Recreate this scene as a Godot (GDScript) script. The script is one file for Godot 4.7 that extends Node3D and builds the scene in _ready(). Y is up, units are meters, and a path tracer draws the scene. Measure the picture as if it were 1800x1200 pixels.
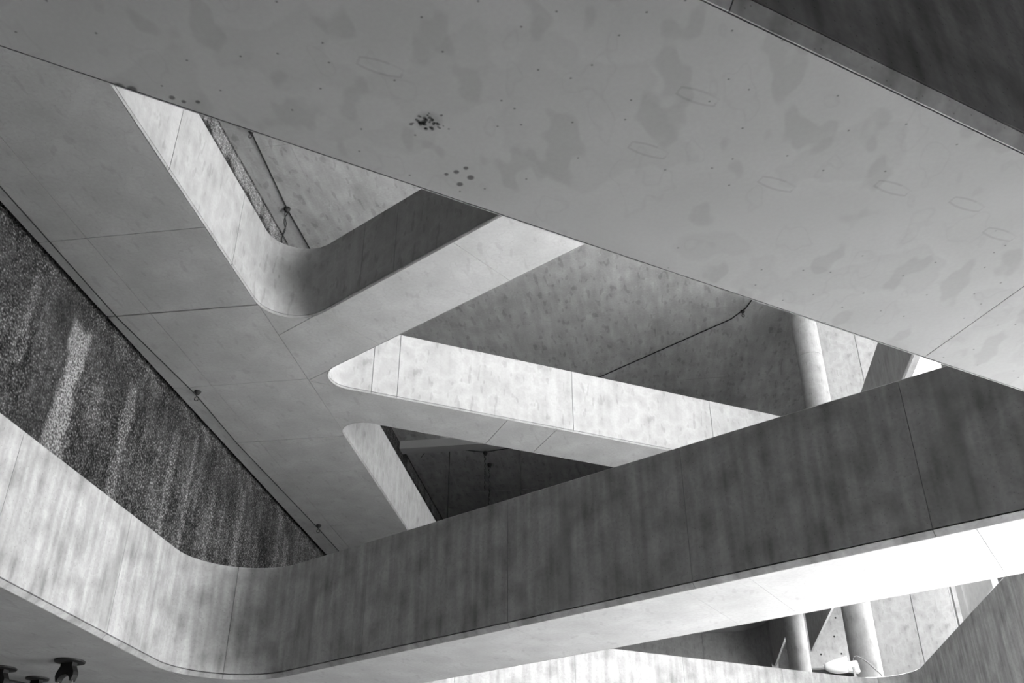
extends Node3D
# Concrete atrium seen from its floor, looking up through voids in two floor plates.
# Plan axes: u runs along the void's long side (8.2 degrees right of straight ahead), v to the right of it; metres.

const TURN := 0.1431
const SOFFIT_1 := 4.7
const SOFFIT_2 := 11.6
const SOFFIT_3 := 19.0
const RISE := 1.62        # slab edge and parapet together

var mat := {}
var rng := RandomNumberGenerator.new()
var used := {}

# ------------------------------------------------------------------ plan helpers
func P(u: float, v: float) -> Vector2:
	return Vector2(u * sin(TURN) + v * cos(TURN), -u * cos(TURN) + v * sin(TURN))

func U(p: Vector2) -> float:
	return p.x * sin(TURN) - p.y * cos(TURN)

func V(p: Vector2) -> float:
	return p.x * cos(TURN) + p.y * sin(TURN)

func ln(azimuth: float, off: float) -> Array:      # the line whose points p have n.p = off
	var a := deg_to_rad(azimuth)
	return [Vector2(-cos(a), -sin(a)), off]

func vl(v: float) -> Array:
	return [-P(0, 1), -v]

func ul(u: float) -> Array:
	return [P(1, 0), u]

func meet(a: Array, b: Array) -> Vector2:
	var n: Vector2 = a[0]
	var m: Vector2 = b[0]
	var d := n.x * m.y - n.y * m.x
	return Vector2((a[1] * m.y - b[1] * n.y) / d, (n.x * b[1] - m.x * a[1]) / d)

func quad(u0: float, u1: float, v0: float, v1: float) -> PackedVector2Array:
	return PackedVector2Array([P(u0, v0), P(u0, v1), P(u1, v1), P(u1, v0)])

func cut(polys: Array, line: Array) -> Array:      # splits convex polygons along a line
	var out := []
	for poly in polys:
		for side in [1.0, -1.0]:
			var q := PackedVector2Array()
			for i in poly.size():
				var a: Vector2 = poly[i]
				var b: Vector2 = poly[(i + 1) % poly.size()]
				var da: float = side * (line[0].dot(a) - line[1])
				var db: float = side * (line[0].dot(b) - line[1])
				if da >= 0.0:
					q.append(a)
				if (da > 0.0 and db < 0.0) or (da < 0.0 and db > 0.0):
					q.append(a.lerp(b, da / (da - db)))
			if q.size() > 2 and absf(area(q)) > 0.004:
				out.append(q)
	return out

func area(q: PackedVector2Array) -> float:
	var s := 0.0
	for i in q.size():
		s += q[i].cross(q[(i + 1) % q.size()])
	return s * 0.5

func filleted(corners: Array, radii: Array, steps := 20) -> PackedVector2Array:
	var out := PackedVector2Array()
	var n := corners.size()
	for i in n:
		var c: Vector2 = corners[i]
		var a: Vector2 = (corners[(i + n - 1) % n] - c).normalized()
		var b: Vector2 = (corners[(i + 1) % n] - c).normalized()
		var half := absf(a.angle_to(b)) * 0.5
		var r: float = radii[i]
		var m := c + (a + b).normalized() * (r / sin(half))
		var p0 := c + a * (r / tan(half))
		var p1 := c + b * (r / tan(half))
		var t0 := (p0 - m).angle()
		var sweep := wrapf((p1 - m).angle() - t0, -PI, PI)
		for k in steps + 1:
			out.append(m + Vector2.from_angle(t0 + sweep * k / steps) * r)
	return out

# ------------------------------------------------------------------ nodes
func called(base: String) -> String:
	var k: int = used.get(base, 0)
	used[base] = k + 1
	return base if k == 0 else "%s_%03d" % [base, k]

func thing(base: String, label: String, category: String, at := Vector3.ZERO, group := "") -> Node3D:
	var o := Node3D.new()
	o.name = called(base)
	add_child(o)
	o.position = at
	o.set_meta("label", label)
	o.set_meta("category", category)
	if group:
		o.set_meta("group", group)
	return o

func setting(base: String, label: String) -> Node3D:
	var o := Node3D.new()
	o.name = base
	add_child(o)
	o.set_meta("kind", "structure")
	o.set_meta("label", label)
	return o

func put(st: SurfaceTool, base: String, m: Material, parent: Node3D) -> MeshInstance3D:
	var o := MeshInstance3D.new()
	o.name = base
	o.mesh = st.commit()
	o.material_override = m
	parent.add_child(o, true)
	return o

func st0() -> SurfaceTool:
	var st := SurfaceTool.new()
	st.begin(Mesh.PRIMITIVE_TRIANGLES)
	return st

func tri(st: SurfaceTool, p: Array, n: Array, uv: Array) -> void:
	var turned: bool = (p[1] - p[0]).cross(p[2] - p[0]).dot(n[0] + n[1] + n[2]) > 0.0
	for i in ([0, 2, 1] if turned else [0, 1, 2]):      # front faces run clockwise
		st.set_normal(n[i])
		st.set_uv(uv[i])
		st.add_vertex(p[i])

func face4(st: SurfaceTool, p: Array, n: Array, uv: Array) -> void:
	tri(st, [p[0], p[1], p[2]], [n[0], n[1], n[2]], [uv[0], uv[1], uv[2]])
	tri(st, [p[0], p[2], p[3]], [n[0], n[2], n[3]], [uv[0], uv[2], uv[3]])

func plate(st: SurfaceTool, poly: PackedVector2Array, y0: float, y1: float, start := 0.0) -> void:
	# a flat piece with the plan outline poly between two heights; texture coordinates in metres
	var idx := Geometry2D.triangulate_polygon(poly)
	for y in [y0, y1]:
		var n := Vector3.DOWN if y == y0 else Vector3.UP
		for k in range(0, idx.size(), 3):
			var q := []
			var w := []
			for j in 3:
				var c: Vector2 = poly[idx[k + j]]
				q.append(Vector3(c.x, y, c.y))
				w.append(c.rotated(-TURN))
			tri(st, q, [n, n, n], w)
	var s := signf(area(poly))
	var run := start
	for i in poly.size():
		var a := poly[i]
		var b := poly[(i + 1) % poly.size()]
		var d := (b - a).normalized()
		var n3 := Vector3(d.y, 0, -d.x) * s
		var l := a.distance_to(b)
		face4(st, [Vector3(a.x, y0, a.y), Vector3(b.x, y0, b.y), Vector3(b.x, y1, b.y), Vector3(a.x, y1, a.y)], [n3, n3, n3, n3],
			[Vector2(run, -y0), Vector2(run + l, -y0), Vector2(run + l, -y1), Vector2(run, -y1)])
		run += l

func tube(st: SurfaceTool, pts: Array, r: float, sides := 8, r2 := -1.0) -> void:
	var rings := []
	for i in pts.size():
		var d: Vector3 = (pts[mini(i + 1, pts.size() - 1)] - pts[maxi(i - 1, 0)]).normalized()
		var x := d.cross(Vector3.UP if absf(d.y) < 0.9 else Vector3.RIGHT).normalized()
		var y := d.cross(x)
		var rr := r if r2 < 0 else lerpf(r, r2, float(i) / (pts.size() - 1))
		var ring := []
		for k in sides:
			var n := x * cos(TAU * k / sides) + y * sin(TAU * k / sides)
			ring.append([pts[i] + n * rr, n])
		rings.append(ring)
	var run := 0.0
	for i in rings.size() - 1:
		var l: float = pts[i].distance_to(pts[i + 1])
		for k in sides:
			var a: Array = rings[i][k]
			var b: Array = rings[i][(k + 1) % sides]
			var c: Array = rings[i + 1][(k + 1) % sides]
			var e: Array = rings[i + 1][k]
			var u0 := TAU * r * k / sides
			var u1 := TAU * r * (k + 1) / sides
			face4(st, [a[0], b[0], c[0], e[0]], [a[1], b[1], c[1], e[1]], [Vector2(u0, run), Vector2(u1, run), Vector2(u1, run + l), Vector2(u0, run + l)])
		run += l
	for end in [0, rings.size() - 1]:
		var d2: Vector3 = (pts[1] - pts[0]).normalized() * (-1.0 if end == 0 else 1.0)
		for k in sides:
			tri(st, [pts[end], rings[end][k][0], rings[end][(k + 1) % sides][0]], [d2, d2, d2], [Vector2.ZERO, Vector2.ZERO, Vector2.ZERO])

func lathe(st: SurfaceTool, at: Vector3, axis: Vector3, prof: Array, sides := 24) -> void:
	# prof: Vector2(radius, distance along axis)
	var x := axis.cross(Vector3.UP if absf(axis.y) < 0.9 else Vector3.RIGHT).normalized()
	var y := axis.cross(x)
	for i in prof.size() - 1:
		var a: Vector2 = prof[i]
		var b: Vector2 = prof[i + 1]
		var t := (b - a).normalized()
		for k in sides:
			var q := []
			var nn := []
			for c in [[a, k], [a, k + 1], [b, k + 1], [b, k]]:
				var w: Vector3 = x * cos(TAU * c[1] / sides) + y * sin(TAU * c[1] / sides)
				q.append(at + w * c[0].x + axis * c[0].y)
				nn.append((w * t.y - axis * t.x).normalized())
			face4(st, q, nn, [Vector2.ZERO, Vector2.RIGHT, Vector2.ONE, Vector2.DOWN])

func slab3(st: SurfaceTool, outline: PackedVector2Array, at: Vector3, x: Vector3, y: Vector3, thick: float) -> void:
	# a plate with an outline in the plane of x and y
	var z := x.cross(y).normalized()
	var idx := Geometry2D.triangulate_polygon(outline)
	for s in [-0.5, 0.5]:
		for k in range(0, idx.size(), 3):
			var q := []
			for j in 3:
				var c: Vector2 = outline[idx[k + j]]
				q.append(at + x * c.x + y * c.y + z * thick * s)
			tri(st, q, [z * signf(s), z * signf(s), z * signf(s)], [outline[idx[k]], outline[idx[k + 1]], outline[idx[k + 2]]])
	for i in outline.size():
		var a := outline[i]
		var b := outline[(i + 1) % outline.size()]
		var d := (b - a).normalized()
		var n := (x * d.y - y * d.x) * signf(area(outline))
		face4(st, [at + x * a.x + y * a.y - z * thick * 0.5, at + x * b.x + y * b.y - z * thick * 0.5, at + x * b.x + y * b.y + z * thick * 0.5, at + x * a.x + y * a.y + z * thick * 0.5], [n, n, n, n], [a, b, b, a])

# ------------------------------------------------------------------ concrete floor plates
func panels(cells: Array, voids: Array, soffit: float, joint: float, owner: Callable, surface: Callable, core: Callable, lip_size := 0.05) -> void:
	# each cell of the formwork becomes a soffit panel with real joints round it, below the slab it belongs to
	var cores := {}
	for cell in cells:
		var pieces := [cell]
		for hole in voids:
			var grown: PackedVector2Array = Geometry2D.offset_polygon(hole, lip_size + 0.01)[0]
			var next := []
			for piece in pieces:
				for q in Geometry2D.clip_polygons(piece, grown):
					if absf(area(q)) > 0.004:
						next.append(q)
			pieces = next
		for piece in pieces:
			var o: Node3D = owner.call(piece)
			if not cores.has(o):
				cores[o] = st0()
			plate(cores[o], piece, soffit + 0.025, soffit + 0.45)
			for q in Geometry2D.offset_polygon(piece, -joint * 0.5, Geometry2D.JOIN_MITER):
				if absf(area(q)) > 0.01:
					var st := st0()
					plate(st, q, soffit, soffit + 0.03)
					put(st, "soffit_panel", surface.call(piece), o)
	for o in cores:
		put(cores[o], "slab", core.call(o), o)

func centre(q: PackedVector2Array) -> Vector2:
	var s := Vector2.ZERO
	for p in q:
		s += p
	return s / q.size()

func ring(path: PackedVector2Array, soffit: float, rise: float, joints: Array, owner: Callable, m: Callable, lip_size := 0.05, gap := 0.003) -> void:
	# the parapet round a void: cast sections with open joints, over an edge strip with a groove above it
	var n := path.size()
	var cum := [0.0]
	for i in n:
		cum.append(cum[i] + path[i].distance_to(path[(i + 1) % n]))
	var s := -signf(area(path))
	var nor := []
	for i in n:
		var d0 := (path[i] - path[(i + n - 1) % n])
		var d1 := (path[(i + 1) % n] - path[i])
		var d := (d0.normalized() + d1.normalized()).normalized()
		nor.append(Vector2(-d.y, d.x) * s)
	var total: float = cum[n]
	for j in joints.size():
		var a: float = joints[j]
		var b: float = joints[(j + 1) % joints.size()]
		if b <= a:
			b += total
		var stops := [a + gap]
		for lap in 2:
			for i in n:
				var at: float = cum[i] + lap * total
				if at > a + 0.02 and at < b - 0.02:
					stops.append(at)
		stops.append(b - gap)
		var pts := []
		for at in stops:
			var w := fposmod(at, total)
			var i := 0
			while i < n - 1 and cum[i + 1] < w:
				i += 1
			var f: float = (w - cum[i]) / maxf(cum[i + 1] - cum[i], 1e-6)
			var nn: Vector2 = nor[i].lerp(nor[(i + 1) % n], f).normalized()
			pts.append([path[i].lerp(path[(i + 1) % n], f), nn, at])
		var mid: Vector2 = pts[pts.size() / 2][0] if pts.size() > 2 else (pts[0][0] + pts[1][0]) * 0.5
		var o: Node3D = owner.call(mid)
		var st := st0()
		sweep(st, pts, [Vector2(0.03, lip_size + 0.018), Vector2(0.004, lip_size + 0.018), Vector2(0, lip_size + 0.022), Vector2(0, rise - 0.012), Vector2(0.012, rise), Vector2(0.188, rise), Vector2(0.2, rise - 0.012), Vector2(0.2, lip_size + 0.01), Vector2(0.08, lip_size + 0.01), Vector2(0.08, lip_size + 0.018)], soffit)
		put(st, "parapet_panel", m.call(mid), o)
		var lip := st0()
		sweep(lip, pts, [Vector2(lip_size + 0.025, lip_size + 0.005), Vector2(0.002, lip_size + 0.005), Vector2(0.0, lip_size + 0.003), Vector2(lip_size, 0.0), Vector2(lip_size + 0.006, 0.0), Vector2(lip_size + 0.006, lip_size - 0.01), Vector2(lip_size + 0.025, lip_size - 0.01)], soffit)
		put(lip, "edge_strip", m.call(mid), o)

func sweep(st: SurfaceTool, pts: Array, prof: Array, base: float) -> void:
	var m := prof.size()
	for i in pts.size() - 1:
		var a: Array = pts[i]
		var b: Array = pts[i + 1]
		for k in m:
			var p: Vector2 = prof[k]
			var q: Vector2 = prof[(k + 1) % m]
			var t := (q - p).normalized()
			var q4 := []
			var n4 := []
			var u4 := []
			for c in [[a, p], [b, p], [b, q], [a, q]]:
				var w: Vector2 = c[0][0] + c[0][1] * c[1].x
				q4.append(Vector3(w.x, base + c[1].y, w.y))
				var out2: Vector2 = c[0][1] * -t.y
				n4.append(Vector3(out2.x, t.x, out2.y).normalized())
				u4.append(Vector2(c[0][2], -(base + c[1].y) + c[1].x))
			face4(st, q4, n4, u4)
	var cap := Geometry2D.triangulate_polygon(PackedVector2Array(prof))
	for e in [0, pts.size() - 1]:
		var a: Array = pts[e]
		var d := Vector3(a[1].y, 0, -a[1].x)
		for k in range(0, cap.size(), 3):
			var q3 := []
			for j in 3:
				var c: Vector2 = prof[cap[k + j]]
				var w: Vector2 = a[0] + a[1] * c.x
				q3.append(Vector3(w.x, base + c.y, w.y))
			tri(st, q3, [d, d, d], [Vector2.ZERO, Vector2.ZERO, Vector2.ZERO])

func joints_every(path: PackedVector2Array, step: float, first: float) -> Array:
	var total := 0.0
	for i in path.size():
		total += path[i].distance_to(path[(i + 1) % path.size()])
	var n := int(round(total / step))
	var out := []
	for k in n:
		out.append(fposmod(first + total * k / n, total))
	out.sort()
	return out

func joints_at(path: PackedVector2Array, places: Array) -> Array:
	var total := 0.0
	for i in path.size():
		total += path[i].distance_to(path[(i + 1) % path.size()])
	var out := []
	for p in places:
		out.append(fposmod(p, total))
	out.sort()
	return out

func wall_piece(called_: String, m: Material, parent: Node3D, u0: float, u1: float, v0: float, v1: float, y0: float, y1: float) -> MeshInstance3D:
	var st := st0()
	plate(st, quad(u0, u1, v0, v1), y0, y1, u0 - (v1 - v0))
	return put(st, called_, m, parent)

# ------------------------------------------------------------------ materials
func plain(grey: float, rough := 0.85) -> StandardMaterial3D:
	var m := StandardMaterial3D.new()
	m.albedo_color = Color(grey, grey, grey).linear_to_srgb()
	m.roughness = rough
	m.metallic_specular = 0.3
	return m

func cloud(w: int, h: int, kind: int, freq: float, octaves: int, seed_: int, to_w := 0, to_h := 0) -> PackedByteArray:
	# seamless noise as bytes; a noise of another size is stretched, which draws it out into streaks
	var n := FastNoiseLite.new()
	n.seed = seed_
	n.noise_type = kind
	n.frequency = freq
	n.fractal_type = FastNoiseLite.FRACTAL_FBM if octaves > 1 else FastNoiseLite.FRACTAL_NONE
	n.fractal_octaves = octaves
	if kind == FastNoiseLite.TYPE_CELLULAR:
		n.cellular_return_type = FastNoiseLite.RETURN_DISTANCE
	var im := n.get_seamless_image(w, h)
	im.convert(Image.FORMAT_L8)
	if to_w:
		im.resize(to_w, to_h, Image.INTERPOLATE_CUBIC)
	return im.get_data()

func even(gain: float) -> PackedFloat32Array:           # tone follows the noise
	var t := PackedFloat32Array()
	for i in 256:
		t.append(gain * (i / 127.5 - 1.0))
	return t

func blots(lo: float, hi: float, gain: float) -> PackedFloat32Array:   # patches with an outline
	var t := PackedFloat32Array()
	for i in 256:
		t.append(gain * smoothstep(lo, hi, i / 255.0))
	return t

func tide(at: float, wide: float, gain: float) -> PackedFloat32Array:   # the rims that stains leave
	var t := PackedFloat32Array()
	for i in 256:
		t.append(gain * exp(-pow((i / 255.0 - at) / wide, 2.0)))
	return t

func blend(base: float, layers: Array) -> PackedFloat32Array:
	var n: int = layers[0][0].size()
	var out := PackedFloat32Array()
	out.resize(n)
	out.fill(base)
	for layer in layers:
		var data: PackedByteArray = layer[0]
		var table: PackedFloat32Array = layer[1]
		for i in n:
			out[i] += table[data[i]]
	return out

func picture(tone: PackedFloat32Array, size: int) -> ImageTexture:
	var bytes := PackedByteArray()
	bytes.resize(tone.size())
	for i in tone.size():
		bytes[i] = int(clampf(tone[i], 0.0, 1.0) * 255.0)
	return ImageTexture.create_from_image(Image.create_from_data(size, size, false, Image.FORMAT_L8, bytes))

func surfaced(tone: PackedFloat32Array, size: int, metres: float, grey: float, rough := 0.85, bump := 0.0) -> StandardMaterial3D:
	# the texture's mean comes out as grey (linear)
	var sum := 0.0
	for i in range(0, tone.size(), 37):
		sum += pow(clampf(tone[i], 0.0, 1.0), 2.2)
	var mean := sum / (tone.size() / 37)
	var m := plain(minf(grey / mean, 1.0), rough)
	m.albedo_texture = picture(tone, size)
	m.uv1_scale = Vector3(1.0 / metres, 1.0 / metres, 1)
	if bump > 0.0:
		var im: Image = m.albedo_texture.get_image().duplicate()
		im.convert(Image.FORMAT_RGBA8)
		im.bump_map_to_normal_map(bump)
		m.normal_enabled = true
		m.normal_texture = ImageTexture.create_from_image(im)
	return m

func toned(m: StandardMaterial3D, by: float) -> StandardMaterial3D:     # paler paving from the same texture
	var c: StandardMaterial3D = m.duplicate()
	c.albedo_color = Color(m.albedo_color.srgb_to_linear() * by, 1.0).linear_to_srgb()
	return c

func dab(tone: PackedFloat32Array, size: int, metres: float, u: float, v: float, r: float, gain: float) -> void:
	# a small round spot at plan place (u, v) of a soffit
	var cx := fposmod(v / metres, 1.0) * size
	var cy := fposmod(-u / metres, 1.0) * size
	var rp := r / metres * size
	for y in range(int(cy - rp - 1), int(cy + rp + 2)):
		for x in range(int(cx - rp - 1), int(cx + rp + 2)):
			var d := Vector2(x - cx, y - cy).length() / rp
			if d < 1.0:
				tone[posmod(y, size) * size + posmod(x, size)] += gain * minf(1.0, (1.0 - d) * 2.5)

func imprint(tone: PackedFloat32Array, size: int, metres: float, u: float, v: float, long: float, wide: float, turn: float, gain: float) -> void:
	# the lens-shaped outline that a repair plug leaves
	var cx := fposmod(v / metres, 1.0) * size
	var cy := fposmod(-u / metres, 1.0) * size
	var rp := long / metres * size
	for y in range(int(cy - rp - 2), int(cy + rp + 3)):
		for x in range(int(cx - rp - 2), int(cx + rp + 3)):
			var q := Vector2(x - cx, y - cy).rotated(-turn) / size * metres
			var f := q.x / long
			if absf(f) < 1.0:
				var w := wide * (1.0 - 0.45 * f * f)
				var e := absf(absf(q.y) - w)
				var ends := 1.0 if absf(f) > 0.9 and absf(q.y) < w else 0.0
				var k := maxf(smoothstep(0.009, 0.003, e), ends * 0.8)
				if q.y > 0 and f > 0.3:
					k *= 0.4
				tone[posmod(y, size) * size + posmod(x, size)] += gain * k

const CAST := 0.3       # every cast concrete surface: one mix

func make_materials() -> void:
	var P4 := FastNoiseLite.TYPE_PERLIN
	var SX := FastNoiseLite.TYPE_SIMPLEX_SMOOTH
	var CE := FastNoiseLite.TYPE_CELLULAR
	# smooth cast soffits: soft clouds, short scuffs, water marks, pores
	var wide := cloud(1024, 1024, SX, 0.006, 4, 11)
	var scuff := cloud(1024, 340, SX, 0.03, 2, 12, 1024, 1024)
	var fine := cloud(1024, 1024, P4, 0.12, 2, 13)
	var pores := cloud(1024, 1024, CE, 0.045, 1, 14)
	var tone := blend(0.88, [[wide, even(0.05)], [scuff, blots(0.72, 0.86, -0.045)], [wide, tide(0.62, 0.012, -0.03)], [fine, even(0.025)], [pores, blots(0.05, 0.0, -0.12)]])
	mat.soffit = surfaced(tone, 1024, 5.0, CAST)
	mat.soffit_2 = surfaced(tone, 1024, 7.0, CAST)
	# ceiling: the same with longer drawn marks
	var drawn := cloud(1024, 200, SX, 0.02, 3, 21, 1024, 1024)
	tone = blend(0.84, [[wide, even(0.06)], [drawn, even(0.06)], [scuff, blots(0.66, 0.78, -0.08)], [wide, tide(0.4, 0.012, 0.04)], [fine, even(0.03)]])
	mat.ceiling = surfaced(tone, 1024, 8.0, CAST)
	# the bridge overhead: close to the eye, so patches, plug marks and spots
	var N := 2048
	var patch := cloud(N, N, SX, 0.0045, 4, 31)
	var patch2 := cloud(N, 1200, SX, 0.012, 3, 32, N, N)
	var grain := cloud(N, N, P4, 0.2, 2, 33)
	var pit := cloud(N, N, CE, 0.018, 1, 34)
	tone = blend(0.86, [[patch, even(0.035)], [patch, blots(0.58, 0.66, -0.03)], [patch2, blots(0.64, 0.74, -0.05)], [patch2, tide(0.3, 0.02, -0.02)], [grain, even(0.012)], [pit, blots(0.025, 0.0, -0.35)]])
	for s in [[3.14, 0.36], [3.45, 0.14], [3.89, 1.31], [4.07, 1.7], [4.35, 1.93], [3.78, 0.75], [2.78, -0.96]]:
		imprint(tone, N, 9.0, s[0], s[1], 0.1, 0.034, -0.55, -0.06)
	for k in 44:
		dab(tone, N, 9.0, 3.12 + rng.randfn(0, 0.022), -0.83 + rng.randfn(0, 0.03), rng.randf_range(0.004, 0.011), -0.33)
	dab(tone, N, 9.0, 3.12, -0.83, 0.07, -0.1)
	for s in [[3.47, -0.77, 0.016], [3.52, -0.71, 0.02], [3.45, -0.72, 0.014], [3.56, -0.77, 0.018], [3.48, -0.82, 0.012], [2.73, -2.1, 0.03], [2.75, -2.05, 0.025], [2.82, -1.9, 0.015], [2.85, -1.86, 0.012], [2.86, -1.8, 0.012]]:
		dab(tone, N, 9.0, s[0], s[1], s[2], -0.33)
	mat.bridge = surfaced(tone, N, 9.0, CAST)
	# cast parapets: streaks that run down the face, cloudy patches, pores
	var streak := cloud(1024, 110, SX, 0.022, 3, 41, 1024, 1024)
	var board := cloud(1024, 40, P4, 0.05, 2, 42, 1024, 1024)
	var cloudy := cloud(1024, 1024, SX, 0.008, 5, 43)
	tone = blend(0.80, [[streak, even(0.085)], [board, even(0.035)], [cloudy, even(0.12)], [cloudy, blots(0.66, 0.72, -0.05)], [fine, even(0.03)], [pores, blots(0.06, 0.0, -0.2)]])
	mat.parapet = surfaced(tone, 1024, 4.5, CAST)
	tone = blend(0.84, [[streak, even(0.03)], [cloudy, even(0.08)], [cloudy, blots(0.58, 0.8, -0.07)], [scuff, blots(0.7, 0.8, -0.06)], [fine, even(0.02)]])
	mat.parapet_2 = surfaced(tone, 1024, 6.0, CAST)
	mat.smooth = surfaced(tone, 1024, 4.0, CAST)
	# bush-hammered wall: coarse broken grain, pale lime streaks
	var lump := cloud(N, N, SX, 0.2, 2, 51)
	var lump2 := cloud(N, N, SX, 0.06, 2, 52)
	var run := cloud(N, 150, SX, 0.018, 3, 53, N, N)
	var stain := cloud(N, N, SX, 0.008, 3, 54)
	tone = blend(0.36, [[lump, even(0.24)], [lump2, even(0.16)], [lump, blots(0.62, 0.8, 0.2)], [run, even(0.12)], [stain, even(0.12)]])
	for s in [[13.72, 11.2, 7.4, 0.32, 0.42], [15.7, 11.0, 7.4, 0.17, 0.22], [12.2, 11.3, 9.4, 0.14, 0.14], [17.7, 11.0, 7.4, 0.15, 0.15], [18.6, 11.3, 7.4, 0.10, 0.14], [19.9, 10.6, 7.4, 0.12, 0.1], [21.4, 11.2, 7.4, 0.2, 0.14], [24.6, 11.2, 8.0, 0.25, 0.12]]:
		for x in range(int((s[0] - s[3] * 2.2) / 24.0 * N), int((s[0] + s[3] * 2.2) / 24.0 * N)):
			for y in range(int((24.0 - s[1]) / 24.0 * N), int((24.0 - s[2]) / 24.0 * N)):
				var i := y * N + x
				var rag := (run[i] / 127.5 - 1.0) * 0.45 + (stain[i] / 127.5 - 1.0) * 0.7
				var e := absf((x * 24.0 / N - s[0]) / s[3]) + rag * 1.2
				var top := smoothstep(0.0, 0.25, (s[1] - (24.0 - y * 24.0 / N)) + rag * 0.3)
				tone[i] += s[4] * smoothstep(1.2, 0.5, e) * top * (0.25 + 1.5 * lump[i] / 255.0)
	for x in range(int(13.0 / 24.0 * N), int(24.0 / 24.0 * N)):
		for y in range(int((24.0 - 18.9) / 24.0 * N), int((24.0 - 18.3) / 24.0 * N)):
			var i := y * N + x
			tone[i] += 0.3 * smoothstep(18.35, 18.5, 24.0 - y * 24.0 / N + (run[i] / 127.5 - 1.0) * 0.1)
	mat.rough = surfaced(tone, N, 24.0, 0.06, 0.9, 3.0)
	mat.floor = toned(mat.soffit, 0.65 / CAST)
	mat.plaza = toned(mat.soffit, 0.5 / CAST)
	mat.glass = plain(0.05, 0.1)
	mat.glass.transparency = BaseMaterial3D.TRANSPARENCY_ALPHA
	mat.glass.albedo_color.a = 0.35
	mat.dark = plain(0.02, 0.5)
	mat.core = plain(CAST)
	mat.white = plain(0.9, 0.35)
	mat.steel = plain(0.25, 0.4)
	mat.steel.metallic = 0.8

# ------------------------------------------------------------------ the scene
func _ready() -> void:
	rng.seed = 7
	var cam := Camera3D.new()
	cam.fov = 38.67
	cam.position = Vector3(0, 1.6, 0)
	cam.rotation_degrees = Vector3(31.31, 0, 0)
	cam.far = 400
	add_child(cam)
	cam.current = true
	var env := Environment.new()
	env.background_mode = Environment.BG_SKY
	env.sky = Sky.new()
	var sky := ProceduralSkyMaterial.new()
	sky.sky_top_color = Color(0.9, 0.9, 0.9)
	sky.sky_horizon_color = Color(0.95, 0.95, 0.95)
	sky.ground_bottom_color = Color(0.5, 0.5, 0.5)
	sky.ground_horizon_color = Color(0.6, 0.6, 0.6)
	sky.sun_angle_max = 1.0
	env.sky.sky_material = sky
	env.background_energy_multiplier = 2.6
	env.tonemap_mode = Environment.TONE_MAPPER_LINEAR
	env.tonemap_exposure = 5.2
	env.sdfgi_enabled = true
	env.ssao_enabled = true
	env.ssil_enabled = true
	var we := WorldEnvironment.new()
	we.environment = env
	add_child(we)
	var sun := DirectionalLight3D.new()
	sun.name = "sun"
	sun.shadow_enabled = true
	sun.light_energy = 5.0
	sun.light_angular_distance = 1.0
	add_child(sun)
	# high sun square to the open side: it reaches the paving and the edge of the floor, nothing higher in view
	sun.look_at_from_position(Vector3(P(0.3, 5).x, 20, P(0.3, 5).y), Vector3.ZERO)
	make_materials()
	shell()
	level_1()
	level_2()
	level_3()
	far_end()
	fittings()

func shell() -> void:
	var f := setting("floor", "pale concrete floor of the hall")
	wall_piece("floor_slab", mat.floor, f, -9, 47, -10.3, 7.6, -0.3, 0.0)
	var g := setting("ground", "paved ground outside the glazed side")
	wall_piece("paving", mat.plaza, g, -60, 100, 7.6, 110, -0.3, -0.02)
	var wl := setting("wall_left", "dark bush-hammered concrete wall with pale streaks")
	wall_piece("wall_core", mat.rough, wl, -9, 47, -10.4, -9.95, 0.0, 19.5)
	for seg in [[-9.0, 3.0], [3.0, 14.4], [14.4, 25.8], [25.8, 36.0], [36.0, 47.0]]:
		for lift in [[0.0, SOFFIT_1 - 0.16], [SOFFIT_1 + 0.45, SOFFIT_2 - 0.22], [SOFFIT_2 + 0.45, SOFFIT_3 - 0.005]]:
			wall_piece("rough_panel", mat.rough, wl, seg[0] + 0.005, seg[1] - 0.005, -9.96, -9.83, lift[0], lift[1])
	var wb := setting("wall_back", "concrete wall behind the viewer")
	wall_piece("wall_core", mat.smooth, wb, -9.4, -9, -10.4, 7.6, 0, 19.5)
	var wf := setting("wall_far", "concrete wall at the far end of the hall")
	wall_piece("wall_core", mat.smooth, wf, 47, 47.4, -10.4, 7.6, 0, 19.5)
	var wr := setting("wall_right", "concrete side wall next to the tall opening")
	for w in [[-9.0, 6.7, 0.0], [16.8, 21.2, 0.0], [26.0, 27.5, 0.0], [36.0, 47.0, 0.0]]:
		wall_piece("wall_core", mat.smooth, wr, w[0], w[1], 7.2, 7.6, w[2], 19.5)
	wall_piece("wall_core", mat.smooth, wr, 27.5, 36.0, 7.2, 7.6, 0.0, 6.0)
	wall_piece("wall_core", mat.smooth, wr, 27.5, 36.0, 7.2, 7.6, 11.2, 19.5)

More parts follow.
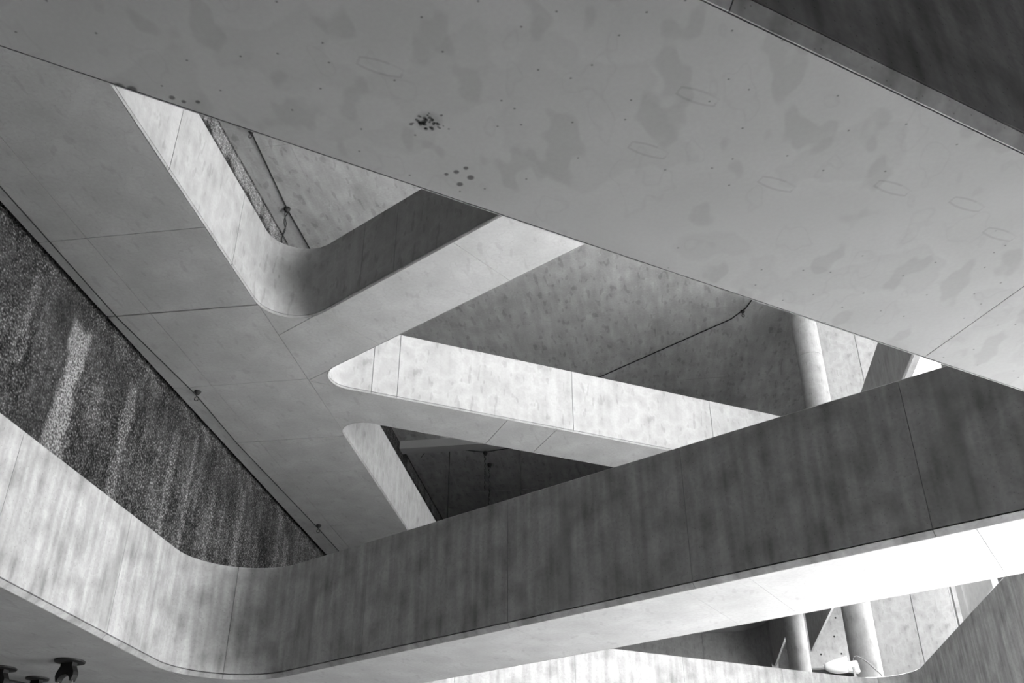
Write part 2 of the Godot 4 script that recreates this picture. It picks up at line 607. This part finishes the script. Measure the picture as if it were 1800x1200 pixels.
func level_1() -> void:
	var an := ln(62.0, 1.84)
	var af := ln(61.8, 3.49)
	var dd := ln(128.6, 9.05)
	var df := ln(128.0, 10.78)
	var fl := ln(65.7, 16.7)
	var left := vl(-6.68)
	var right := vl(5.43)
	var void_0 := filleted([meet(an, left), meet(an, right), meet(right, ul(-4)), meet(ul(-4), left)], [0.4, 0.4, 0.4, 0.4])
	var void_1 := filleted([meet(left, dd), meet(dd, af), meet(af, left)], [1.0, 0.3, 0.3])
	var void_2 := filleted([meet(fl, right), meet(right, df), meet(df, fl)], [0.85, 0.3, 0.3])
	var bridge := thing("concrete_bridge", "broad smooth concrete bridge with plug marks and dark spots crossing overhead", "bridge")
	var gallery := thing("concrete_gallery", "lower concrete gallery whose tall parapet turns a rounded corner from bright to dark", "gallery")
	var far_gallery := thing("concrete_gallery", "far concrete gallery with floodlight on its streaked parapet and rounded corner", "gallery")
	var cells := [quad(-9, 46.9, -6.68, 5.43)]
	for line in [an, af, dd, df, fl]:
		cells = cut(cells, line)
	cells.append(quad(-9, 46.9, -9.83, -6.68))
	for u in [[-9.0, 2.0], [2.0, 8.0], [8.0, 14.0], [14.0, 20.0], [20.0, 46.9]]:
		cells.append(quad(u[0], u[1], 5.43, 7.2))
	var out := []
	for c in cells:
		var m := centre(c)
		var parts := [c]
		if V(m) < -6.68:
			for u in [-6.0, -3.2, -0.4, 2.4, 5.2, 8.6, 11.6, 14.4, 17.2, 20.0, 25.6, 31.2, 36.8]:
				parts = cut(parts, ul(u))
		elif af[0].dot(m) > af[1] and dd[0].dot(m) > dd[1] and df[0].dot(m) < df[1]:
			for k in [-6.0, -3.6, -1.2, 1.35, 2.15, 4.6]:      # across the band
				parts = cut(parts, [Vector2(sin(deg_to_rad(32.5)), -cos(deg_to_rad(32.5))).orthogonal(), Vector2(sin(deg_to_rad(32.5)), -cos(deg_to_rad(32.5))).orthogonal().dot(P(10.42 - 0.4 * 0, k - 0.95))])
		elif an[0].dot(m) > an[1] and af[0].dot(m) < af[1]:
			parts = cut(parts, [P(5.63 - 4.88, 1.81 - 2.2).orthogonal().normalized(), P(5.63 - 4.88, 1.81 - 2.2).orthogonal().normalized().dot(P(5.27, 1.99))])
			for v in [-4.6, 4.6]:
				parts = cut(parts, vl(v))
		out.append_array(parts)
	var who := func(m: Vector2) -> Node3D:
		if an[0].dot(m) > an[1] - 0.25 and af[0].dot(m) < af[1] + 0.25 and V(m) > -6.5 and V(m) < 5.3:
			return bridge
		if fl[0].dot(m) > fl[1] - 0.3 or (V(m) > 5.2 and U(m) > 8.0):
			return far_gallery
		return gallery
	var who_p := func(q: PackedVector2Array) -> Node3D:
		return who.call(centre(q))
	panels(out, [void_0, void_1, void_2], SOFFIT_1, 0.005, who_p,
		func(q: PackedVector2Array) -> Material: return mat.bridge if who_p.call(q) == bridge else mat.soffit,
		func(_o: Node3D) -> Material: return mat.core)
	var pm := func(_m: Vector2) -> Material: return mat.parapet
	ring(void_0, SOFFIT_1, RISE, joints_every(void_0, 2.6, 1.0), who, pm)
	ring(void_1, SOFFIT_1, RISE, joints_every(void_1, 2.5, 1.12), who, pm)
	ring(void_2, SOFFIT_1, RISE, joints_every(void_2, 2.5, 0.6), who, pm)

func level_2() -> void:
	var left := vl(-6.83)
	var right := vl(5.6)
	var s1 := ln(130.4, 9.38)
	var s2 := ln(130.4, 10.93)
	var s3 := ln(67.0, 18.3)
	var s4 := ln(67.0, 19.75)
	var near := ln(62.0, 9.6)
	var void_1 := filleted([meet(left, s1), meet(s1, near), meet(near, left)], [0.7, 0.3, 0.3])
	var void_2 := filleted([meet(s2, s3), meet(s3, right), meet(right, s2)], [0.55, 0.3, 0.3])
	var void_3 := filleted([meet(left, s4), meet(ul(34), left), meet(ul(34), right), meet(right, s4)], [0.5, 0.4, 0.4, 0.4])
	var floor_plate := thing("concrete_floor_slab", "upper concrete floor plate pierced by three triangular openings with rounded corners", "floor slab")
	var edge := thing("concrete_edge_beam", "dark concrete edge beam crossing white daylight beside the tall round column", "beam")
	var cells := [quad(-9, 44, -6.83, 5.6)]
	for line in [s1, s2, s3, s4]:
		cells = cut(cells, line)
	cells.append(quad(-9, 44, -9.83, -6.83))
	cells.append(quad(-9, 44, 5.6, 5.7))
	var out := []
	for c in cells:
		var m := centre(c)
		var parts := [c]
		if V(m) < -6.83:
			for u in [14.275, 14.305, 19.925, 19.955]:      # open movement joints
				parts = cut(parts, ul(u))
			parts = parts.filter(func(q: PackedVector2Array) -> bool: return absf(area(q)) > 0.2)
			parts = cut(parts, vl(-8.96))
			for u in [-5.6, -2.8, 0.1, 2.9, 4.6, 7.2, 11.94, 17.16, 21.9, 25.6, 28.4, 31.2, 36.8]:
				parts = cut(parts, ul(u))
		elif s1[0].dot(m) > s1[1] and s2[0].dot(m) < s2[1]:
			for x in [Vector2(-3.1, -16.0), Vector2(-0.5, -13.8), Vector2(2.1, -11.6)]:
				parts = cut(parts, [s1[0].orthogonal(), s1[0].orthogonal().dot(x)])
		elif s3[0].dot(m) > s3[1] and s4[0].dot(m) < s4[1]:
			for x in [Vector2(-0.36, -20.5), Vector2(0.78, -21.0), Vector2(4.2, -22.4)]:
				parts = cut(parts, [s3[0].orthogonal(), s3[0].orthogonal().dot(x)])
		out.append_array(parts)
	var who := func(m: Vector2) -> Node3D:
		return edge if V(m) > 5.4 and U(m) > 8.0 else floor_plate
	panels(out, [void_1, void_2, void_3], SOFFIT_2, 0.012, func(q: PackedVector2Array) -> Node3D: return who.call(centre(q)),
		func(_q: PackedVector2Array) -> Material: return mat.soffit_2, func(_o: Node3D) -> Material: return mat.core, 0.022)
	var pm := func(_m: Vector2) -> Material: return mat.parapet
	pm = func(m: Vector2) -> Material: return mat.parapet_2
	ring(void_1, SOFFIT_2, RISE, joints_at(void_1, [2.55, 3.45, 6.0, 8.6, -3.6, -1.1]), who, pm, 0.022, 0.006)
	ring(void_2, SOFFIT_2, RISE, joints_at(void_2, [1.62, 2.2, 6.5, 10.4, 13.0, -5.2, -2.6]), who, pm, 0.022, 0.006)
	ring(void_3, SOFFIT_2, RISE, joints_every(void_3, 2.6, 1.9), who, pm, 0.022, 0.006)

func level_3() -> void:
	var c := setting("ceiling", "high concrete ceiling with formwork joints")
	wall_piece("slab", mat.core, c, -9.4, 47.4, -10.4, 7.6, SOFFIT_3 + 0.005, SOFFIT_3 + 0.6)
	var us := [-9.0, -6.0, -1.0, 3.7, 8.4, 13.1, 17.8, 22.5, 27.2, 31.9, 36.6, 41.3, 47.0]
	var vs := [-9.95, -8.36, -6.0, -3.6, -1.45, 0.85, 3.0, 5.2, 7.5]
	for i in us.size() - 1:
		for k in vs.size() - 1:
			wall_piece("soffit_panel", mat.ceiling, c, us[i] + 0.008, us[i + 1] - 0.008, vs[k] + 0.008, vs[k + 1] - 0.008, SOFFIT_3, SOFFIT_3 + 0.006)

func far_end() -> void:
	var col := thing("round_column", "tall round concrete column standing clear before the pale end wall", "column", Vector3(P(25.6, 5.13).x, 0, P(25.6, 5.13).y))
	var st := st0()
	tube(st, [Vector3.ZERO, Vector3(0, 4.69, 0)], 0.36, 40)
	tube(st, [Vector3(0, 4.7, 0), Vector3(0, 8.69, 0)], 0.36, 40)
	tube(st, [Vector3(0, 8.7, 0), Vector3(0, 12.99, 0)], 0.36, 40)
	tube(st, [Vector3(0, 13.0, 0), Vector3(0, 15.99, 0)], 0.36, 40)
	tube(st, [Vector3(0, 16.0, 0), Vector3(0, SOFFIT_3, 0)], 0.36, 40)
	put(st, "shaft", mat.smooth, col)
	var w := setting("wall_end", "pale concrete wall panels beside the round column")
	for v in [[5.53, 6.6], [6.615, 7.2]]:
		wall_piece("wall_panel", mat.smooth, w, 26.0, 26.4, v[0], v[1], 0.0, SOFFIT_3)
	wall_piece("wall_core", mat.smooth, w, 26.15, 26.4, 5.5, 7.2, 0.0, SOFFIT_3)
	var sill := setting("wall_window", "dark wall below the end window")
	wall_piece("wall_core", mat.smooth, sill, 21.2, 26.0, 7.3, 7.6, 0.0, 6.4)
	wall_piece("lintel", mat.smooth, sill, 21.2, 26.0, 7.3, 7.6, 11.4, 11.7)
	var pane := setting("window_1", "tall panes of grey glass in the end window")
	wall_piece("pane", mat.glass, pane, 21.2, 26.0, 7.56, 7.575, 6.4, 11.4)
	wall_piece("pane", mat.glass, pane, 21.2, 26.0, 7.56, 7.575, 11.7, SOFFIT_3)
	var block := thing("neighbouring_block", "low concrete building standing outside the end window", "building", Vector3.ZERO)
	wall_piece("wall", mat.smooth, block, 30.0, 43.0, 10.0, 13.0, -0.02, 12.0)
	wall_piece("roof", mat.core, block, 29.9, 43.1, 9.9, 13.1, 12.0, 12.2)
	var post := thing("window_post", "narrow grey concrete post in the dark gap beside the pale end wall", "post", Vector3(P(25.1, 7.42).x, 5.15, P(25.1, 7.42).y))
	st = st0()
	slab3(st, PackedVector2Array([Vector2(-0.055, 0), Vector2(0.055, 0), Vector2(0.055, 6.24), Vector2(-0.055, 6.24)]), Vector3.ZERO, Vector3(P(1, 0).x, 0, P(1, 0).y), Vector3.UP, 0.1)
	put(st, "shaft", mat.smooth, post)
	# the bay at the far end of the lower storey
	var bay := setting("wall_bay", "grey concrete wall curving round the far bay")
	var path := filleted([P(39.2, 4.2), P(38.4, -7.0), P(50, -7), P(50, 4.2)], [1.5, 0.1, 0.1, 0.1], 24)
	var run := []
	for k in path.size():
		if k < 25:
			run.append(path[k])
	run.push_front(P(50, 4.2))
	var ends := [[P(38.4, -7.0), P(38.9, 0.2)], [P(38.91, 0.2), P(39.03, 1.85)]]
	for e in ends:
		st = st0()
		var d: Vector2 = (e[1] - e[0]).normalized()
		var n := Vector2(-d.y, d.x)
		if n.dot(P(1, 0)) < 0:
			n = -n
		sweep(st, [[e[0], n, 0.0], [e[1], n, e[0].distance_to(e[1])]], [Vector2(0, 0), Vector2(0, 6.4), Vector2(0.25, 6.4), Vector2(0.25, 0)], 5.2)
		put(st, "wall_panel", mat.smooth, bay)
	st = st0()
	var arc := []
	var c := P(37.6, 2.6)
	for k in 17:
		var t := PI / 2 * k / 16.0
		var q := P(37.6 + 1.45 * cos(t), 2.6 + 1.6 * sin(t))
		arc.append([q, (q - c).normalized(), 2.4 * k / 16.0])
	arc.push_front([P(39.04, 1.86), P(1, 0), -0.75])
	sweep(st, arc, [Vector2(0, 0), Vector2(0, 6.4), Vector2(0.25, 6.4), Vector2(0.25, 0)], 5.2)
	put(st, "wall_panel", mat.smooth, bay)
	var hang := thing("hanging_wall_panel", "dark hanging concrete panel running from the curved bay wall to the shaded column", "wall panel", Vector3(P(35.2, 4.32).x, 9.95, P(35.2, 4.32).y))
	st = st0()
	slab3(st, PackedVector2Array([Vector2(-4.2, 0), Vector2(2.4, 0), Vector2(2.4, 1.65), Vector2(-4.2, 1.65)]), Vector3.ZERO, Vector3(P(1, 0).x, 0, P(1, 0).y), Vector3.UP, 0.07)
	put(st, "panel", mat.smooth, hang)
	var hang_2 := thing("hanging_wall_panel", "dark hanging concrete panel with slanting lower edge between shaded column and panel with tie holes", "wall panel", Vector3(P(32.6, 5.32).x, 9.85, P(32.6, 5.32).y))
	st = st0()
	slab3(st, PackedVector2Array([Vector2(-4.3, 0), Vector2(2.5, 0), Vector2(2.5, 1.75), Vector2(-4.3, 1.75)]), Vector3.ZERO, Vector3(P(1, 0).x, 0, P(1, 0).y), Vector3.UP, 0.07)
	put(st, "panel", mat.smooth, hang_2)
	var col_2 := thing("round_column", "dark round column in shade between the two hanging panels", "column", Vector3(P(30.4, 4.21).x, 5.15, P(30.4, 4.21).y))
	st = st0()
	tube(st, [Vector3.ZERO, Vector3(0, 6.44, 0)], 0.31, 32)
	put(st, "shaft", mat.smooth, col_2)
	var inner := setting("wall_inner", "grey concrete wall panel with tie holes behind the tall column")
	wall_piece("wall_panel", mat.smooth, inner, 36.0, 36.3, 5.25, 6.95, 9.5, SOFFIT_2)
	for q in [[5.75, 9.95], [6.45, 9.95], [6.3, 10.55], [5.9, 11.2], [6.45, 11.2]]:
		st = st0()
		lathe(st, Vector3(P(35.998, q[0]).x, q[1], P(35.998, q[0]).y), Vector3(P(-1, 0).x, 0, P(-1, 0).y), [Vector2(0, 0.004), Vector2(0.03, 0.004), Vector2(0.034, 0)], 14)
		put(st, "tie_hole", mat.dark, inner)
	wall_piece("wall_panel", mat.smooth, inner, 42.0, 42.3, 3.2, 4.96, 5.2, SOFFIT_2)
	wall_piece("wall_panel", mat.smooth, inner, 42.0, 42.3, 4.98, 7.1, 5.2, SOFFIT_2)

func cable(name_: String, label: String, pts: Array, r: float, group := "") -> Node3D:
	var o := thing(name_, label, "cable", Vector3.ZERO, group)
	var st := st0()
	tube(st, pts, r, 6)
	put(st, "line", mat.dark, o)
	return o

func at(u: float, v: float, y: float) -> Vector3:
	return Vector3(P(u, v).x, y, P(u, v).y)

func sag(a: Vector3, b: Vector3, drop: float, n := 8) -> Array:
	var out := []
	for k in n + 1:
		var t := float(k) / n
		out.append(a.lerp(b, t) + Vector3.DOWN * drop * 4.0 * t * (1.0 - t))
	return out

func pendant(label: String, where: Vector3, drop: float, size: float) -> void:
	# a ceiling rose, a tangle of wire and the twisted lead hanging from it
	var o := thing("pendant_cable", label, "pendant cable", where)
	var st := st0()
	lathe(st, Vector3.ZERO, Vector3.DOWN, [Vector2(0, 0), Vector2(size, 0), Vector2(size * 0.95, size * 0.7), Vector2(size * 0.5, size * 1.5), Vector2(0, size * 1.6)], 18)
	put(st, "ceiling_rose", mat.dark, o)
	st = st0()
	var a := []
	var b := []
	for k in 60:
		var t := k / 59.0
		var w := size * (0.42 * exp(-t * 5.0) + 0.12)
		a.append(Vector3(cos(k * 0.9) * w, -size * 1.5 - t * drop, sin(k * 0.9) * w))
		b.append(Vector3(cos(k * 0.7 + 2.6) * w, -size * 1.5 - t * drop, sin(k * 0.7 + 2.6) * w))
	tube(st, a, size * 0.15, 6)
	tube(st, b, size * 0.13, 6)
	put(st, "twisted_lead", mat.dark, o)

func hook(label: String, where: Vector3) -> void:
	var o := thing("cable_hook", label, "hook", where)
	var st := st0()
	lathe(st, Vector3.ZERO, Vector3.DOWN, [Vector2(0, 0), Vector2(0.075, 0), Vector2(0.07, 0.025), Vector2(0.03, 0.08), Vector2(0, 0.085)], 18)
	put(st, "base", mat.dark, o)
	st = st0()
	var loop := []
	for k in 13:
		loop.append(Vector3(0.045 * sin(TAU * k / 12.0), -0.13 - 0.05 * -cos(TAU * k / 12.0) - 0.05, 0))
	tube(st, loop, 0.008, 6)
	put(st, "ring", mat.dark, o)

func yoke_lamp(label: String, where: Vector3, turn: float, k: float) -> void:
	# black bracket under the soffit: plate, arched yoke, two long wires down to the lamp below the frame
	var o := thing("ceiling_bracket", label, "bracket", where)
	o.rotation.y = turn
	var st := st0()
	lathe(st, Vector3.ZERO, Vector3.DOWN, [Vector2(0, 0), Vector2(0.2 * k, 0), Vector2(0.195 * k, 0.02), Vector2(0.12 * k, 0.03), Vector2(0, 0.03)], 28)
	put(st, "ceiling_plate", mat.dark, o)
	var shape := PackedVector2Array([Vector2(-0.1, 0), Vector2(0.1, 0), Vector2(0.1, -0.05), Vector2(0.15, -0.13), Vector2(0.155, -0.17), Vector2(0.135, -0.23), Vector2(0.118, -0.25)])
	for j in 11:
		var t := PI * j / 10.0
		shape.append(Vector2(0.105 * cos(t), -0.24 + 0.085 * sin(t)))
	shape.append_array(PackedVector2Array([Vector2(-0.118, -0.25), Vector2(-0.135, -0.23), Vector2(-0.155, -0.17), Vector2(-0.15, -0.13), Vector2(-0.1, -0.05)]))
	var scaled := PackedVector2Array()
	for q in shape:
		scaled.append(q * k)
	st = st0()
	slab3(st, scaled, Vector3(0, -0.025 * k, 0), Vector3.RIGHT, Vector3.UP, 0.09 * k)
	put(st, "yoke", mat.dark, o)
	for s in [-1.0, 1.0]:
		st = st0()
		tube(st, [Vector3(s * 0.118 * k, -0.25 * k, 0), Vector3(s * 0.13 * k, -0.5 * k, 0), Vector3(s * 0.15 * k, -1.4 * k, 0)], 0.011 * k, 8)
		put(st, "wire", mat.steel, o)

func floodlight() -> void:
	var o := thing("floodlight", "white floodlight with curved reflector on bracket at the rounded parapet corner", "floodlight", at(22.55, 4.2, SOFFIT_1 + RISE))
	o.rotation.y = -TURN
	var st := st0()
	slab3(st, PackedVector2Array([Vector2(-0.09, 0.0), Vector2(0.09, 0.0), Vector2(0.09, 0.012), Vector2(-0.09, 0.012)]), Vector3.ZERO, Vector3.RIGHT, Vector3.UP, 0.12)
	put(st, "base_plate", mat.steel, o)
	st = st0()
	slab3(st, PackedVector2Array([Vector2(0.02, 0.01), Vector2(0.075, 0.01), Vector2(0.06, 0.22), Vector2(0.02, 0.22)]), Vector3.ZERO, Vector3.RIGHT, Vector3.UP, 0.03)
	put(st, "bracket", mat.steel, o)
	st = st0()
	slab3(st, PackedVector2Array([Vector2(-0.06, 0.15), Vector2(0.16, 0.11), Vector2(0.18, 0.13), Vector2(0.145, 0.35), Vector2(0.12, 0.365), Vector2(-0.06, 0.345)]), Vector3(0, 0, -0.1), Vector3.RIGHT, Vector3.UP, 0.16)
	put(st, "housing", mat.white, o)
	st = st0()
	lathe(st, Vector3(-0.06, 0.25, -0.1), Vector3(-1, 0, 0).normalized(), [Vector2(0, 0.05), Vector2(0.07, 0.05), Vector2(0.085, 0.03), Vector2(0.085, 0.0), Vector2(0, 0.0)], 24)
	put(st, "lens_rim", mat.dark, o)
	# the scoop: a shell that sweeps from the housing out to a point
	st = st0()
	var rows := []
	for i in 13:
		var t := i / 12.0
		var row := []
		for j in 15:
			var a := lerpf(-0.15, PI + 0.15, j / 14.0)
			var r := sqrt(maxf(0.0, 1.0 - t * t * 0.99))
			row.append(Vector3(-0.07 - t * 0.5, 0.40 - 0.1 * t - sin(a) * r * 0.27, -0.1 + cos(a) * r * 0.17))
		rows.append(row)
	for i in 12:
		for j in 14:
			var q := [rows[i][j], rows[i][j + 1], rows[i + 1][j + 1], rows[i + 1][j]]
			var n: Vector3 = (q[2] - q[0]).cross(q[3] - q[1]).normalized()
			if n.y > 0:
				n = -n
			face4(st, q, [n, n, n, n], [Vector2.ZERO, Vector2.ZERO, Vector2.ZERO, Vector2.ZERO])
			var q2 := []
			for p in q:
				q2.append(p - n * 0.008)
			face4(st, q2, [-n, -n, -n, -n], [Vector2.ZERO, Vector2.ZERO, Vector2.ZERO, Vector2.ZERO])
	put(st, "reflector", mat.white, o)
	st = st0()
	var lead := []
	for q in [[0.08, 0.3], [0.07, 0.4], [0.1, 0.455], [0.16, 0.465], [0.26, 0.41], [0.38, 0.31], [0.5, 0.17], [0.6, 0.06], [0.62, 0.01]]:
		lead.append(Vector3(q[0], q[1], -0.06))
	tube(st, lead, 0.014, 8)
	put(st, "lead", mat.steel, o)

func fittings() -> void:
	cable("ceiling_cable", "thin black cable strung under the upper slab along the rough wall", [at(6, -9.5, 11.56), at(10.38, -9.58, 11.56), at(14.33, -9.6, 11.55), at(17.34, -9.4, 11.53), at(19.85, -9.47, 11.55), at(25.5, -9.31, 11.53), at(30, -9.3, 11.56)], 0.011)
	hook("small black hook on the slab-edge cable between the two dark slab joints", at(17.36, -9.36, SOFFIT_2))
	hook("small black hook on the slab-edge cable beyond the second dark slab joint", at(25.5, -9.27, SOFFIT_2))
	cable("ceiling_cable", "thin dark cable along the high ceiling over the first triangular opening", [at(10, -9.0, 18.98), at(17.26, -9.17, 18.97), at(20.29, -9.3, 18.97), at(23.2, -9.24, 18.97), at(32, -9.2, 18.98)], 0.016)
	hook("small black clip on high ceiling cable some way along from the ceiling rose", at(17.2, -9.17, SOFFIT_3))
	pendant("black ceiling rose with twisted lead hanging over the first triangular opening", at(20.29, -9.3, SOFFIT_3), 5.5, 0.09)
	cable("ceiling_cable", "thin dark cable crossing the shaded ceiling over the second opening", [at(26.6, 4.0, 18.97), at(27.3, 3.75, 18.97), at(27.9, 3.3, 18.97), at(31.3, -1.4, 18.97)], 0.018)
	hook("black ceiling lamp point where the cable over the second opening bends", at(27.5, 3.66, SOFFIT_3))
	hook("small black clip ending the cable over the second opening", at(31.25, -1.32, SOFFIT_3))
	# the dark ceiling over the third opening
	var b := thing("ceiling_beam", "shallow concrete beam under the dark ceiling over the third opening", "beam", Vector3.ZERO)
	wall_piece("beam", mat.core, b, 35.5, 36.05, -9.8, 5.4, SOFFIT_3 - 0.35, SOFFIT_3)
	for q in [[36.2, -7.83, "long vertical cable hanging near the rough wall in the dark third opening"], [37.2, -5.0, "long vertical cable hanging mid-way across the dark third opening"]]:
		cable("hanging_cable", q[2], [at(q[0], q[1], SOFFIT_3 - 0.01), at(q[0], q[1], 14.0), at(q[0], q[1], 9.0)], 0.016)
	pendant("black pendant cable in dark third opening, next to the ceiling beam", at(37.05, -6.48, SOFFIT_3), 1.6, 0.1)
	pendant("black pendant cable in dark third opening, behind its twin and further from the beam", at(38.3, -6.5, SOFFIT_3), 3.2, 0.1)
	cable("ceiling_cable", "dark cable looping along the ceiling to the pendants in the third opening", [at(37.2, -9.3, 18.97), at(36.3, -8.8, 18.97), at(36.3, -8.3, 18.97), at(37.0, -6.5, 18.97), at(36.6, -4.6, 18.97)], 0.016)
	yoke_lamp("black arched bracket with two wires on the lower soffit, largest of three", at(12.3, -7.72, SOFFIT_1), -TURN - 0.25, 1.0)
	yoke_lamp("black arched bracket on the lower soffit at the start of the lighting rail", at(12.55, -8.86, SOFFIT_1), -TURN - 0.25, 1.0)
	yoke_lamp("small black bracket on the lower soffit alongside the lighting rail", at(13.2, -8.72, SOFFIT_1), -TURN - 0.25, 0.8)
	var rail := thing("lighting_rail", "black lighting rail with pale edge between the soffit brackets", "rail", at(12.6, -8.82, SOFFIT_1 - 0.16))
	var st := st0()
	tube(st, [Vector3.ZERO, at(13.9, -7.9, SOFFIT_1 - 0.22) - at(12.6, -8.82, SOFFIT_1 - 0.16)], 0.035, 10)
	put(st, "tube", mat.dark, rail)
	st = st0()
	tube(st, [Vector3(0, -0.05, 0), at(13.9, -7.9, SOFFIT_1 - 0.27) - at(12.6, -8.82, SOFFIT_1 - 0.16)], 0.012, 8)
	put(st, "edge_tube", mat.steel, rail)
	floodlight()
